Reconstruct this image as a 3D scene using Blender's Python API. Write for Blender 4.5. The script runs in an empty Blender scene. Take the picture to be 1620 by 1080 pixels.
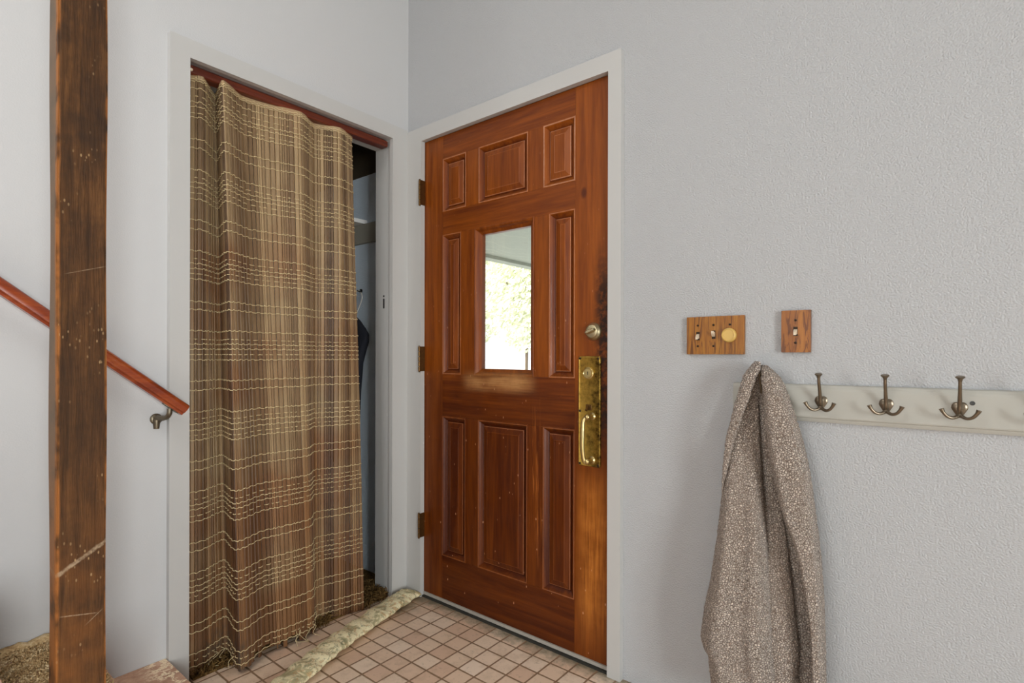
import bpy, bmesh, math, random
from mathutils import Vector, Matrix
random.seed(7)
sc = bpy.context.scene
COL = sc.collection
PI = math.pi

# ------------------------------------------------------------------ nodes
class NT:
    def __init__(s, name):
        s.m = bpy.data.materials.new(name); s.m.use_nodes = True
        s.t = s.m.node_tree; s.t.nodes.clear()
        s.out = s.t.nodes.new('ShaderNodeOutputMaterial')
    def n(s, typ, **kw):
        x = s.t.nodes.new(typ)
        for k, v in kw.items(): setattr(x, k, v)
        return x
    def put(s, sock, v):
        if isinstance(v, bpy.types.NodeSocket): s.t.links.new(v, sock)
        elif v is not None:
            if hasattr(sock.default_value, '__len__'):
                v = tuple(v) if hasattr(v, '__len__') else (v, v, v)
                if len(sock.default_value) == 4 and len(v) == 3: v = v + (1,)
            sock.default_value = v
    def math(s, op, a, b=None, c=None, clamp=False):
        x = s.n('ShaderNodeMath', operation=op, use_clamp=clamp)
        s.put(x.inputs[0], a); s.put(x.inputs[1], b)
        if c is not None: s.put(x.inputs[2], c)
        return x.outputs[0]
    def pos(s):
        g = s.n('ShaderNodeNewGeometry'); x = s.n('ShaderNodeSeparateXYZ')
        s.t.links.new(g.outputs['Position'], x.inputs[0])
        return g.outputs['Position'], x.outputs[0], x.outputs[1], x.outputs[2]
    def obj(s): return s.n('ShaderNodeTexCoord').outputs['Object']
    def scale(s, v, xyz, loc=(0, 0, 0)):
        x = s.n('ShaderNodeMapping'); s.put(x.inputs['Vector'], v)
        x.inputs['Scale'].default_value = xyz; x.inputs['Location'].default_value = loc
        return x.outputs[0]
    def noise(s, v, sc_, det=3, rough=.55, dist=0):
        x = s.n('ShaderNodeTexNoise'); s.put(x.inputs['Vector'], v)
        x.inputs['Scale'].default_value = sc_; x.inputs['Detail'].default_value = det
        x.inputs['Roughness'].default_value = rough; x.inputs['Distortion'].default_value = dist
        return x.outputs[0]
    def vor(s, v, sc_, feat='F1', out='Distance'):
        x = s.n('ShaderNodeTexVoronoi', feature=feat); s.put(x.inputs['Vector'], v)
        x.inputs['Scale'].default_value = sc_
        return x.outputs[out]
    def ramp(s, f, stops, interp='LINEAR'):
        x = s.n('ShaderNodeValToRGB'); r = x.color_ramp; r.interpolation = interp
        while len(r.elements) < len(stops): r.elements.new(.5)
        for e, (p, c) in zip(r.elements, stops):
            e.position = p; c = c if hasattr(c, '__len__') else (c, c, c); e.color = tuple(c) + (1,)
        s.put(x.inputs[0], f); return x.outputs[0]
    def rng(s, v, a, b, c=0., d=1., smooth=False):
        x = s.n('ShaderNodeMapRange'); x.clamp = True
        if smooth: x.interpolation_type = 'SMOOTHSTEP'
        s.put(x.inputs[0], v)
        for i, q in enumerate((a, b, c, d)): s.put(x.inputs[i + 1], q)
        return x.outputs[0]
    def mix(s, f, a, b, mode='MIX'):
        x = s.n('ShaderNodeMix', data_type='RGBA', blend_type=mode)
        s.put(x.inputs[0], f); s.put(x.inputs[6], a); s.put(x.inputs[7], b)
        return x.outputs[2]
    def attr(s, name, out='Fac'):
        x = s.n('ShaderNodeAttribute'); x.attribute_name = name; return x.outputs[out]
    def box(s, u, v, u0, u1, v0, v1, su, sv):
        a = s.rng(u, u0 - su, u0 + su, 0, 1, True); b = s.rng(u, u1 - su, u1 + su, 1, 0, True)
        c = s.rng(v, v0 - sv, v0 + sv, 0, 1, True); d = s.rng(v, v1 - sv, v1 + sv, 1, 0, True)
        return s.math('MULTIPLY', s.math('MULTIPLY', a, b), s.math('MULTIPLY', c, d))
    def bsdf(s, col, rough=.5, metal=0., bump=None, bs=.3, bd=.002, spec=None, sheen=None, coat=None):
        p = s.n('ShaderNodeBsdfPrincipled')
        s.put(p.inputs['Base Color'], col); s.put(p.inputs['Roughness'], rough); s.put(p.inputs['Metallic'], metal)
        if spec is not None: s.put(p.inputs['Specular IOR Level'], spec)
        if sheen is not None: s.put(p.inputs['Sheen Weight'], sheen)
        if coat is not None: s.put(p.inputs['Coat Weight'], coat)
        if bump is not None:
            b = s.n('ShaderNodeBump'); b.inputs['Strength'].default_value = bs; b.inputs['Distance'].default_value = bd
            s.put(b.inputs['Height'], bump); s.t.links.new(b.outputs[0], p.inputs['Normal'])
        s.t.links.new(p.outputs[0], s.out.inputs[0]); return s.m

def srgb(*c):
    return tuple((x / 255 / 12.92 if x <= 10 else ((x / 255 + .055) / 1.055) ** 2.4) for x in c)

def m_plain(name, col, rough=.5, metal=0., var=.08, sc_=30, bump=0.):
    t = NT(name); o = t.obj(); f = t.noise(o, sc_, 4)
    c = t.mix(f, tuple(x * (1 - var) for x in col), tuple(min(1, x * (1 + var)) for x in col))
    return t.bsdf(c, rough, metal, f if bump else None, bump or .1)

def m_wall(name, col, peel=1.):
    t = NT(name); P, x, y, z = t.pos()
    a = t.noise(P, 230, 3, .5); b = t.noise(P, 85, 3, .55); big = t.noise(P, 1.3, 2)
    h = t.math('ADD', t.ramp(a, [(.35, 0), (.65, 1)]), t.math('MULTIPLY', b, .8))
    c = t.mix(big, tuple(v * .97 for v in col), col)
    return t.bsdf(c, .62, 0, h, .6 * peel, .0022, spec=.3)

def m_wood(name, dark, mid, light, axis='z', rough=.35, scl=1., bump=.15, tint=False, f1w=.7, knots=0.):
    t = NT(name); P = t.pos()[0]
    st = {'x': (1.6, 26, 26), 'y': (26, 1.6, 26), 'z': (26, 26, 1.6)}[axis]
    v = t.scale(P, tuple(q * scl for q in st))
    f1 = t.noise(v, 1., 5, .6, .8); f2 = t.noise(t.scale(P, tuple(q * scl * 5 for q in st)), 1., 3, .6)
    f = t.math('ADD', t.math('MULTIPLY', f1, .7), t.math('MULTIPLY', f2, .3))
    if tint: f = t.math('ADD', f, t.math('SUBTRACT', t.math('MINIMUM', t.attr('tint'), .62), .5))
    c = t.ramp(f, [(.3, dark), (.5, mid), (.72, light)])
    return t, P, f, f2, c

# ------------------------------------------------------------------ palette
M = {}
M['wall'] = m_wall('wall_paint', srgb(184, 185, 187))
M['wallsmooth'] = m_wall('stairwell_paint', srgb(198, 198, 199), .15)
M['closet'] = m_wall('closet_paint', srgb(222, 234, 246), .8)
M['trim'] = m_plain('trim_paint', srgb(190, 189, 187), .42, 0, .015, 8)
M['rack'] = m_plain('rack_paint', srgb(172, 170, 162), .5, 0, .02, 12)
M['ceil'] = m_wall('ceiling_paint', srgb(205, 205, 203))

def door_wood(name, axis):
    t, P, f, f2, c = m_wood(name, srgb(90, 36, 6), srgb(124, 60, 10), srgb(152, 80, 18), axis, tint=True)
    _, x, y, z = t.pos()
    # darker, browner tone on the lower half
    low_ = t.rng(t.math('ADD', z, t.math('MULTIPLY', t.math('SUBTRACT', t.noise(P, 5, 4, .6), .5), .5)), 1.05, .82)
    c = t.mix(t.math('MULTIPLY', low_, .8), c, t.mix(1, c, srgb(190, 180, 176), 'MULTIPLY'))
    # varnish worn off below the pane
    lines = t.noise(t.scale(P, (5, 5, 150)), 1, 3, .7)
    strk = t.noise(t.scale(P, (150, 150, 5)), 1, 3, .7)
    blot = t.noise(P, 9, 4, .6)
    w = t.box(x, z, .37, .70, .915, .975, .05, .025)
    w = t.math('MULTIPLY', w, t.rng(t.math('ADD', t.math('MULTIPLY', lines, .6), t.math('MULTIPLY', blot, .5)), .35, .68))
    c = t.mix(t.math('MULTIPLY', w, 1.), c, srgb(178, 128, 78))
    # scuffed lock stile
    w2 = t.box(x, z, .925, 1.04, .10, .60, .035, .12)
    w2 = t.math('MULTIPLY', w2, t.rng(t.math('ADD', t.math('MULTIPLY', strk, .7), t.math('MULTIPLY', blot, .5)), .42, .78))
    c = t.mix(w2, c, srgb(186, 112, 42))
    w3 = t.box(x, z, .70, .76, .30, .82, .02, .1)
    w3 = t.math('MULTIPLY', w3, t.rng(strk, .55, .7))
    c = t.mix(t.math('MULTIPLY', w3, .8), c, srgb(176, 100, 42))
    # dark grime by the lock edge
    g = t.box(x, z, .985, 1.06, .74, 1.36, .022, .12)
    g = t.math('MULTIPLY', g, t.rng(t.noise(P, 35, 4, .7), .3, .55))
    c = t.mix(t.math('MULTIPLY', g, .93), c, srgb(24, 12, 8))
    # knot on the lock stile
    kx = t.math('DIVIDE', t.math('SUBTRACT', x, .935), .012); kz = t.math('DIVIDE', t.math('SUBTRACT', z, 1.62), .02)
    k = t.math('ADD', t.math('MULTIPLY', kx, kx), t.math('MULTIPLY', kz, kz))
    c = t.mix(t.rng(k, .2, 1.4, .75, 0), c, srgb(60, 18, 8))
    c = t.mix(t.math('MULTIPLY', t.rng(t.attr('tint'), .66, .9), t.rng(t.noise(P, 24, 4, .7), .25, .6, .25, .95)), c, srgb(190, 140, 112))  # painted highlight: pale lines along the panel arrises
    # nicks
    sp = t.vor(t.scale(P, (1, 1, .5)), 36)
    c = t.mix(t.math('MULTIPLY', t.math('MULTIPLY', t.rng(sp, .05, .10, .85, 0), t.rng(t.noise(P, 13, 2), .42, .5)), t.rng(z, .2, 1.4, 1, .15)), c, srgb(206, 150, 112))
    r = t.rng(blot, .3, .7, .3, .5); r = t.math('ADD', r, t.math('MULTIPLY', w, .25))
    return t.bsdf(c, r, 0, f2, .08, .001, spec=.28)
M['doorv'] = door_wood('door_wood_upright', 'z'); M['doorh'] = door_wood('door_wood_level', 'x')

def post_wood():
    t, P, f, f2, c = m_wood('weathered_post', srgb(58, 40, 24), srgb(92, 64, 38), srgb(124, 88, 52), 'z', scl=2.6)
    _, x, y, z = t.pos()
    bl = t.noise(P, 7, 4, .65)
    c = t.mix(t.rng(t.noise(t.scale(P, (60, 60, 26)), 1, 4, .7), .45, .7, 0, .5), c, srgb(58, 42, 28))
    # dark stain along the middle of the post; warm tone towards the foot
    c = t.mix(t.math('MULTIPLY', t.rng(bl, .42, .62), t.rng(z, .75, 1.5, .15, .75)), c, srgb(52, 40, 32))
    c = t.mix(t.math('MULTIPLY', t.rng(t.noise(P, 13, 4), .4, .65), t.rng(z, .9, .4, 0, .7)), c, srgb(138, 90, 46))
    # worn orange arrises
    e = t.rng(t.math('ADD', y, t.math('MULTIPLY', t.noise(t.scale(P, (9, 9, 9)), 1, 3), .008)), -1.2885 + .0065, -1.2825 + .0045)
    e2 = t.rng(t.math('ADD', y, t.math('MULTIPLY', t.noise(t.scale(P, (9, 9, 7)), 1, 3), .008)), -1.3545 + .004, -1.3575 + .004)
    c = t.mix(t.math('MULTIPLY', t.math('MAXIMUM', e, e2), t.rng(t.noise(P, 18, 3), .35, .55)), c, srgb(164, 108, 56))
    s1 = t.vor(t.scale(P, (130, 130, 60)), 1); 
    c = t.mix(t.math('MULTIPLY', t.rng(s1, .12, .24, .75, 0), t.rng(t.noise(P, 11, 2), .52, .64)), c, srgb(196, 170, 130))
    # diagonal plaster scrape low on the post
    def scrape(y0, z0, sl, wd, ya, yb, amt):
        nonlocal c
        d = t.math('ABSOLUTE', t.math('SUBTRACT', z, t.math('ADD', z0, t.math('MULTIPLY', t.math('SUBTRACT', y, y0), sl))))
        d = t.math('ADD', d, t.math('MULTIPLY', t.math('SUBTRACT', t.noise(P, 60, 4, .7), .5), wd * 1.6))
        k = t.math('MULTIPLY', t.math('MULTIPLY', t.rng(t.noise(P, 110, 3, .7), .3, .6, .2, 1), t.rng(d, wd * .4, wd, amt, 0)), t.box(y, z, ya, yb, z0 - .2, z0 + .2, .006, .01))
        c = t.mix(k, c, srgb(190, 174, 150))
    scrape(-1.353, .632, .62, .0055, -1.358, -1.28, .8)
    scrape(-1.353, .548, -.22, .0016, -1.352, -1.30, .8)
    scrape(-1.32, .515, .8, .0013, -1.313, -1.29, .6)
    scrape(-1.32, 1.215, .35, .0012, -1.345, -1.285, .5)
    # grey narrow side face, weaker towards the foot
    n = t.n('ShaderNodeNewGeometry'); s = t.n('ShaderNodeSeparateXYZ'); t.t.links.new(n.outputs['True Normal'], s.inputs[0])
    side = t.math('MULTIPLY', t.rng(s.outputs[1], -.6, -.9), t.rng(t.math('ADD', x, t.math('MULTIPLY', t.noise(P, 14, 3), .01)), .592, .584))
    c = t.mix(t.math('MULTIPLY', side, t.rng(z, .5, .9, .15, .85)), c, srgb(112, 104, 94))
    c = t.mix(1, c, srgb(232, 222, 212), 'MULTIPLY')
    return t.bsdf(c, .7, 0, t.math('ADD', f2, f), .35, .003, spec=.2)
M['post'] = post_wood()

t, P, f, f2, c = m_wood('handrail_wood', srgb(98, 30, 8), srgb(140, 56, 16), srgb(176, 88, 30), 'y', scl=.8)
M['rail'] = t.bsdf(c, .25, 0, f2, .05, .001, coat=.3)
t, P, f, f2, c = m_wood('header_wood', srgb(74, 26, 14), srgb(102, 42, 24), srgb(136, 66, 40), 'y')
M['header'] = t.bsdf(c, .4, 0, f2, .1, .001)
t, P, f, f2, c = m_wood('oak_plate', srgb(112, 62, 14), srgb(150, 94, 24), srgb(176, 122, 42), 'z', scl=2.2)
g = t.noise(t.scale(P, (70, 70, 6)), 1, 4, .6, 1.5)
c = t.mix(t.rng(g, .5, .6, 0, .75), c, srgb(84, 42, 12))
M['oak'] = t.bsdf(c, .4, 0, g, .1, .001)
t, P, f, f2, c = m_wood('oak_plate_swirl', srgb(110, 56, 14), srgb(148, 88, 26), srgb(176, 114, 42), 'z', scl=1.4)
g = t.noise(t.scale(P, (62, 62, 13)), 1, 3, .55, 1.6)
c = t.mix(t.rng(g, .48, .56, 0, .8), c, srgb(92, 46, 12))
M['oak2'] = t.bsdf(c, .4)

def bamboo():
    t = NT('bamboo_slat'); P, x, y, z = t.pos(); tint = t.attr('tint')
    v = t.n('ShaderNodeCombineXYZ'); s = t.attr('along'); t.put(v.inputs[0], t.math('MULTIPLY', s, 900.)); t.put(v.inputs[1], t.math('MULTIPLY', z, 14.)); t.put(v.inputs[2], t.math('MULTIPLY', tint, 9.))
    f = t.noise(v.outputs[0], 1., 4, .65); b = t.noise(P, 6, 4, .6)
    k = t.math('ADD', t.math('MULTIPLY', f, .42), t.math('ADD', t.math('MULTIPLY', tint, .55), t.math('MULTIPLY', b, .22)))
    c = t.ramp(k, [(.3, srgb(76, 54, 34)), (.5, srgb(122, 96, 66)), (.68, srgb(148, 122, 88)), (.95, srgb(190, 162, 122))])
    un_ = t.rng(t.math('SUBTRACT', t.math('ADD', t.noise(P, 3.1, 3), t.math('MULTIPLY', f, .2)), t.math('MULTIPLY', z, .15)), .38, .60)
    c = t.mix(t.math('MULTIPLY', un_, .75), c, t.mix(1, c, srgb(200, 150, 104), 'MULTIPLY'))
    # dusty grey patch of soot near the foot of the first fold
    d = t.math('MULTIPLY', t.box(y, z, -.86, -.76, -.1, .10, .03, .05), t.rng(t.noise(P, 40, 4), .4, .6))
    c = t.mix(t.math('MULTIPLY', d, .6), c, srgb(70, 66, 58))
    return t.bsdf(c, .55, 0, f, .3, .001)
M['bamboo'] = bamboo()
M['thread'] = m_plain('weaving_thread', srgb(214, 194, 150), .8, 0, .2, 120)

def brass(name, col, dark, amt):
    t = NT(name); P, x, y, z = t.pos(); n = t.noise(P, 38, 5, .7); e = t.math('ADD', n, t.math('MULTIPLY', t.rng(x, .95, 1.005), amt))
    c = t.ramp(e, [(.42, col), (.6, tuple(v * .65 for v in col)), (.8, dark)])
    return t.bsdf(c, t.rng(n, .3, .7, .28, .55), .9, n, .08, .001)
M['brass'] = brass('aged_brass', srgb(206, 168, 78), srgb(62, 42, 16), .22)
M['brassclean'] = m_plain('worn_brass', srgb(206, 184, 128), .28, .95, .12, 60)
M['nickel'] = m_plain('brushed_nickel', srgb(196, 182, 146), .34, .95, .08, 60)
M['hinge'] = m_plain('dark_hinge_brass', srgb(112, 82, 46), .4, .85, .3, 90)
M['pewter'] = m_plain('antique_pewter', srgb(128, 116, 100), .32, .9, .2, 70)
M['bronze'] = m_plain('old_bronze', srgb(112, 102, 86), .4, .85, .3, 90)
M['black'] = m_plain('black_metal', srgb(22, 20, 18), .6)
M['ivory'] = m_plain('ivory_plastic', srgb(216, 200, 176), .4, 0, .04)
M['tan'] = m_plain('tan_plastic', srgb(208, 172, 96), .4, 0, .05)
M['screwdark'] = m_plain('dark_screw', srgb(50, 34, 20), .5, .5)
M['screwgrey'] = m_plain('grey_screw', srgb(70, 70, 68), .4, .8)
M['alu'] = m_plain('door_sweep', srgb(176, 170, 160), .5, .1, .15, 40)
M['dark'] = m_plain('threshold_grime', srgb(44, 42, 36), .8, 0, .4, 50)

def glass():
    t = NT('window_glass'); a = t.n('ShaderNodeBsdfTransparent'); a.inputs[0].default_value = (.97, .985, .98, 1)
    g = t.n('ShaderNodeBsdfGlossy'); g.inputs['Roughness'].default_value = .02
    f = t.n('ShaderNodeFresnel'); f.inputs[0].default_value = 1.45; m = t.n('ShaderNodeMixShader')
    t.put(m.inputs[0], t.math('MULTIPLY', f.outputs[0], .6)); t.t.links.new(a.outputs[0], m.inputs[1]); t.t.links.new(g.outputs[0], m.inputs[2])
    t.t.links.new(m.outputs[0], t.out.inputs[0]); return t.m
M['glass'] = glass()

TILE, TX, TY = .0754, .172, 0.
def tiles():
    t = NT('floor_tile'); P, x, y, z = t.pos()
    def cell(a, o):
        q = t.math('DIVIDE', t.math('SUBTRACT', a, o), TILE); fl = t.math('FLOOR', q); fr = t.math('SUBTRACT', q, fl)
        return fl, t.math('ABSOLUTE', t.math('SUBTRACT', fr, .5))
    fx, dx = cell(x, TX); fy, dy = cell(y, TY)
    wob = t.math('MULTIPLY', t.math('SUBTRACT', t.noise(P, 30, 2), .5), .03)
    d = t.math('ADD', t.math('MAXIMUM', dx, dy), wob)
    face = t.rng(d, .445, .472, 1, 0, True)
    cv = t.n('ShaderNodeCombineXYZ'); t.put(cv.inputs[0], fx); t.put(cv.inputs[1], fy)
    wn = t.n('ShaderNodeTexWhiteNoise'); t.put(wn.inputs['Vector'], cv.outputs[0])
    n = t.noise(P, 16, 5, .65); n2 = t.noise(P, 70, 4, .6)
    c = t.ramp(wn.outputs[0], [(0, srgb(222, 188, 162)), (.5, srgb(234, 206, 180)), (1, srgb(242, 220, 198))])
    c = t.mix(t.rng(n, .5, .75, 0, .5), c, srgb(180, 152, 122))
    c = t.mix(t.rng(n2, .6, .75, 0, .5), c, srgb(150, 128, 104))
    # grime where the floor meets the door and the corner
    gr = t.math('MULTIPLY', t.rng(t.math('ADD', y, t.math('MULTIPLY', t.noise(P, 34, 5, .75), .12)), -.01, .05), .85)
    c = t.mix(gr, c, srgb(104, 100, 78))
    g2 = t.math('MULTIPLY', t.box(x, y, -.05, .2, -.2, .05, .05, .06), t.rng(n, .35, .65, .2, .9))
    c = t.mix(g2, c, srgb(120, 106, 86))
    grout = t.mix(n2, srgb(124, 96, 72), srgb(166, 134, 104))
    c = t.mix(face, grout, c)
    h = t.math('ADD', face, t.math('MULTIPLY', n2, .12))
    return t.bsdf(c, t.rng(n, .3, .7, .42, .6), 0, h, .6, .003)
M['tile'] = tiles()

def carpet(name, a, b, c3):
    t = NT(name); P = t.pos()[0]; n = t.noise(P, 26, 5, .7); n2 = t.noise(P, 140, 3, .7)
    f = t.math('ADD', t.math('MULTIPLY', n, .6), t.math('MULTIPLY', n2, .4))
    return t.bsdf(t.ramp(f, [(.36, a), (.5, b), (.66, c3)]), .95, 0, f, .8, .006, spec=.1)
M['shag'] = carpet('closet_shag', srgb(58, 42, 24), srgb(112, 86, 50), srgb(170, 138, 88))
M['stepcarpet'] = carpet('step_carpet', srgb(150, 120, 84), srgb(196, 168, 124), srgb(234, 216, 182))
def step_wood():
    t = NT('worn_step'); P, x, y, z = t.pos(); n = t.noise(P, 12, 5, .7); n2 = t.noise(t.scale(P, (30, 90, 90)), 1, 4, .7)
    c = t.ramp(n, [(.3, srgb(150, 110, 86)), (.55, srgb(196, 156, 130)), (.75, srgb(216, 182, 156))])
    ve = t.rng(t.math('ABSOLUTE', t.math('SUBTRACT', t.noise(t.scale(P, (14, 9, 9)), 1, 4, .75), .5)), .012, .035, .9, 0)
    c = t.mix(t.math('MULTIPLY', ve, t.rng(y, -1.07, -1.02)), c, srgb(242, 222, 188))
    return t.bsdf(c, .8, 0, t.math('ADD', n, ve), .5, .004)
M['step'] = step_wood()

def floral():
    t = NT('floral_fabric'); P = t.pos()[0]; n = t.noise(P, 26, 3, .5, 1.2); n2 = t.noise(t.scale(P, (1, 1, 1), (4, 2, 1)), 34, 3, .6, 1.5)
    fine = t.noise(P, 300, 2)
    c = t.mix(t.rng(n, .50, .60, 0, .8), srgb(240, 228, 188), srgb(168, 158, 116))
    c = t.mix(t.rng(n2, .55, .62, 0, .75), c, srgb(204, 168, 120))
    c = t.mix(t.rng(t.noise(t.scale(P, (1, 1, 1), (9, 5, 3)), 40, 4, .7, 2), .56, .62, 0, .7), c, srgb(116, 118, 84))
    return t.bsdf(c, .85, 0, t.math('ADD', fine, n), .3, .002)
M['floral'] = floral()

def sherpa():
    t = NT('sherpa_fleece'); P = t.pos()[0]
    wv = t.n('ShaderNodeVectorMath', operation='ADD'); t.put(wv.inputs[0], P)
    nn = t.n('ShaderNodeTexNoise'); t.put(nn.inputs['Vector'], P); nn.inputs['Scale'].default_value = 90
    sv = t.n('ShaderNodeVectorMath', operation='SCALE'); t.put(sv.inputs[0], nn.outputs['Color']); sv.inputs['Scale'].default_value = .006
    t.t.links.new(sv.outputs[0], wv.inputs[1])
    d = t.vor(wv.outputs[0], 185, 'DISTANCE_TO_EDGE'); d2 = t.vor(wv.outputs[0], 185)
    n = t.noise(P, 9, 3); f = t.rng(d, .0, .28)
    c = t.ramp(f, [(.0, srgb(76, 60, 50)), (.25, srgb(158, 140, 126)), (.8, srgb(216, 200, 186))])
    c = t.mix(t.rng(n, .3, .7, 0, .25), c, srgb(186, 164, 148))
    return t.bsdf(c, .95, 0, f, .9, .005, spec=.1, sheen=.25)
M['sherpa'] = sherpa()
M['shadeboard'] = m_plain('closet_top_shade', srgb(62, 50, 32), .8, 0, .3, 14)  # shade tone for the top of the closet side wall
M['navy'] = m_plain('navy_cloth', srgb(26, 28, 38), .85, 0, .2, 80)
M['wire'] = m_plain('white_wire', srgb(214, 208, 196), .4, .2)
M['wardrobe'] = m_plain('closet_wood_paint', srgb(150, 146, 134), .6, 0, .06)
M['concrete'] = m_plain('driveway', srgb(216, 216, 216), .9, 0, .05, 3)
M['soffit'] = m_plain('porch_soffit', srgb(150, 154, 140), .8, 0, .08, 14)
M['leaf'] = m_plain('pale_leaf', srgb(236, 238, 212), .6, 0, .15, 2)
M['bark'] = m_plain('bark', srgb(110, 94, 76), .9, 0, .3, 20)
M['frame'] = m_plain('window_frame', srgb(226, 226, 224), .4, 0, .02)

# ------------------------------------------------------------------ mesh helpers
def link(name, bm, mat, parent=None, smooth=False, bevel=0., seg=2):
    if bevel:
        es = [e for e in bm.edges if len(e.link_faces) == 2 and e.calc_face_angle(0) > .6]
        bmesh.ops.bevel(bm, geom=es, offset=bevel, segments=seg, affect='EDGES', profile=.6)
    bmesh.ops.recalc_face_normals(bm, faces=bm.faces)
    me = bpy.data.meshes.new(name); bm.to_mesh(me); bm.free()
    for m in (mat if isinstance(mat, (list, tuple)) else [mat]): me.materials.append(m)
    if smooth:
        me.polygons.foreach_set('use_smooth', [True] * len(me.polygons))
        if smooth != 'all': me.set_sharp_from_angle(angle=.7)
    o = bpy.data.objects.new(name, me); COL.objects.link(o)
    if parent: o.parent = parent
    return o
def tag(o, label=None, cat=None, group=None, kind=None):
    for k, v in (('label', label), ('category', cat), ('group', group), ('kind', kind)):
        if v: o[k] = v
    return o
def struct(o, label=None):
    o['kind'] = 'structure'
    return o
def BM():
    bm = bmesh.new(); bm.verts.layers.float.new('tint'); return bm
def box(bm, x0, x1, y0, y1, z0, z1, mi=0, tint=None):
    vs = [bm.verts.new((x, y, z)) for x in (x0, x1) for y in (y0, y1) for z in (z0, z1)]
    if tint is not None:
        l = bm.verts.layers.float.get('tint')
        for v in vs: v[l] = tint
    for q in ((0, 1, 3, 2), (4, 6, 7, 5), (0, 4, 5, 1), (2, 3, 7, 6), (0, 2, 6, 4), (1, 5, 7, 3)):
        bm.faces.new([vs[i] for i in q]).material_index = mi
    return vs
def loft(bm, rings, cap=True, closed=True):
    R = [[bm.verts.new(p) for p in r] for r in rings]; n = len(R[0])
    for a, b in zip(R, R[1:]):
        for i in range(n if closed else n - 1):
            j = (i + 1) % n; bm.faces.new((a[i], a[j], b[j], b[i]))
    if cap and closed:
        bm.faces.new(R[0]); bm.faces.new(R[-1][::-1])
    return R
def tube(bm, pts, rad, n=8, flat=(1, 1)):
    pts = [Vector(p) for p in pts]; rings = []
    ref = None
    for i, p in enumerate(pts):
        d = (pts[min(i + 1, len(pts) - 1)] - pts[max(i - 1, 0)]).normalized()
        if ref is None: ref = d.orthogonal().normalized()
        a = (ref - d * ref.dot(d)).normalized(); ref = a; b = d.cross(a)
        r = rad[i] if hasattr(rad, '__len__') else rad
        rings.append([p + (a * math.cos(2 * PI * k / n) * flat[0] + b * math.sin(2 * PI * k / n) * flat[1]) * r for k in range(n)])
    return loft(bm, rings)
def lathe(bm, prof, org, ax, n=24):
    ax = Vector(ax).normalized(); a = ax.orthogonal().normalized(); b = ax.cross(a); org = Vector(org)
    return loft(bm, [[org + ax * h + (a * math.cos(2 * PI * k / n) + b * math.sin(2 * PI * k / n)) * max(r, 1e-4) for k in range(n)] for r, h in prof])
def bez(p, n):  # catmull-rom through points
    p = [Vector(q) for q in p]; out = []
    for i in range(len(p) - 1):
        a, b, c, d = p[max(i - 1, 0)], p[i], p[i + 1], p[min(i + 2, len(p) - 1)]
        for k in range(n):
            t = k / n
            out.append(.5 * ((2 * b) + (c - a) * t + (2 * a - 5 * b + 4 * c - d) * t * t + (3 * b - a - 3 * c + d) * t ** 3))
    out.append(p[-1]); return out
def interp(tab, v):
    if v <= tab[0][0]: return tab[0][1]
    for (a, x), (b, y) in zip(tab, tab[1:]):
        if v <= b: return x + (y - x) * (v - a) / (b - a)
    return tab[-1][1]

# ------------------------------------------------------------------ camera
cam = bpy.data.objects.new('camera', bpy.data.cameras.new('camera')); COL.objects.link(cam); sc.camera = cam
F = 843.356; YAW = .67885; ROLL = .00234; CAM = Vector((1.9116, -1.60593, 1.04947))
cam.data.sensor_width = 36; cam.data.lens = F / 1620 * 36; cam.data.shift_y = (562.668 - 540) / 1620
cam.data.clip_start = .02
fw = Vector((-math.sin(YAW), math.cos(YAW), 0)); r0 = Vector((math.cos(YAW), math.sin(YAW), 0)); u0 = Vector((0, 0, 1))
rr = r0 * math.cos(ROLL) + u0 * math.sin(ROLL); uu = u0 * math.cos(ROLL) - r0 * math.sin(ROLL)
cam.matrix_world = Matrix(((rr.x, uu.x, -fw.x, CAM.x), (rr.y, uu.y, -fw.y, CAM.y), (rr.z, uu.z, -fw.z, CAM.z), (0, 0, 0, 1)))
def at(px, py, axis, v):   # where the sight line through a measured point of the photo meets a plane of the room
    d = fw + rr * ((px - 810) / F) + uu * ((562.668 - py) / F)
    return CAM + d * ((v - CAM[axis]) / d[axis])

# ------------------------------------------------------------------ room shell
FZ = -.02; H = 3.3; XR = 5.5; YB = -4.6
bm = BM(); box(bm, -.11, XR, YB, .12, FZ - .1, FZ); struct(link('floor', bm, M['tile']))
bm = BM(); box(bm, -.95, XR + .12, YB - .12, .13, H, H + .12); struct(link('ceiling', bm, M['ceil']))
bm = BM()                                              # the wall with the front door
box(bm, -.95, .09, 0, .13, FZ - .1, H); box(bm, 1.062, XR + .12, 0, .13, FZ - .1, H); box(bm, .09, 1.062, 0, .13, 2.022, H)
struct(link('wall_right', bm, M['wall']))
bm = BM()                                              # the wall with the closet opening and the stair
box(bm, -.109, 0, YB, -.94, FZ - .1, H); box(bm, -.109, 0, -.08, 0, FZ - .1, H); box(bm, -.109, 0, -.94, -.08, 2.03, H)
struct(link('wall_left', bm, M['wallsmooth']))
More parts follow.
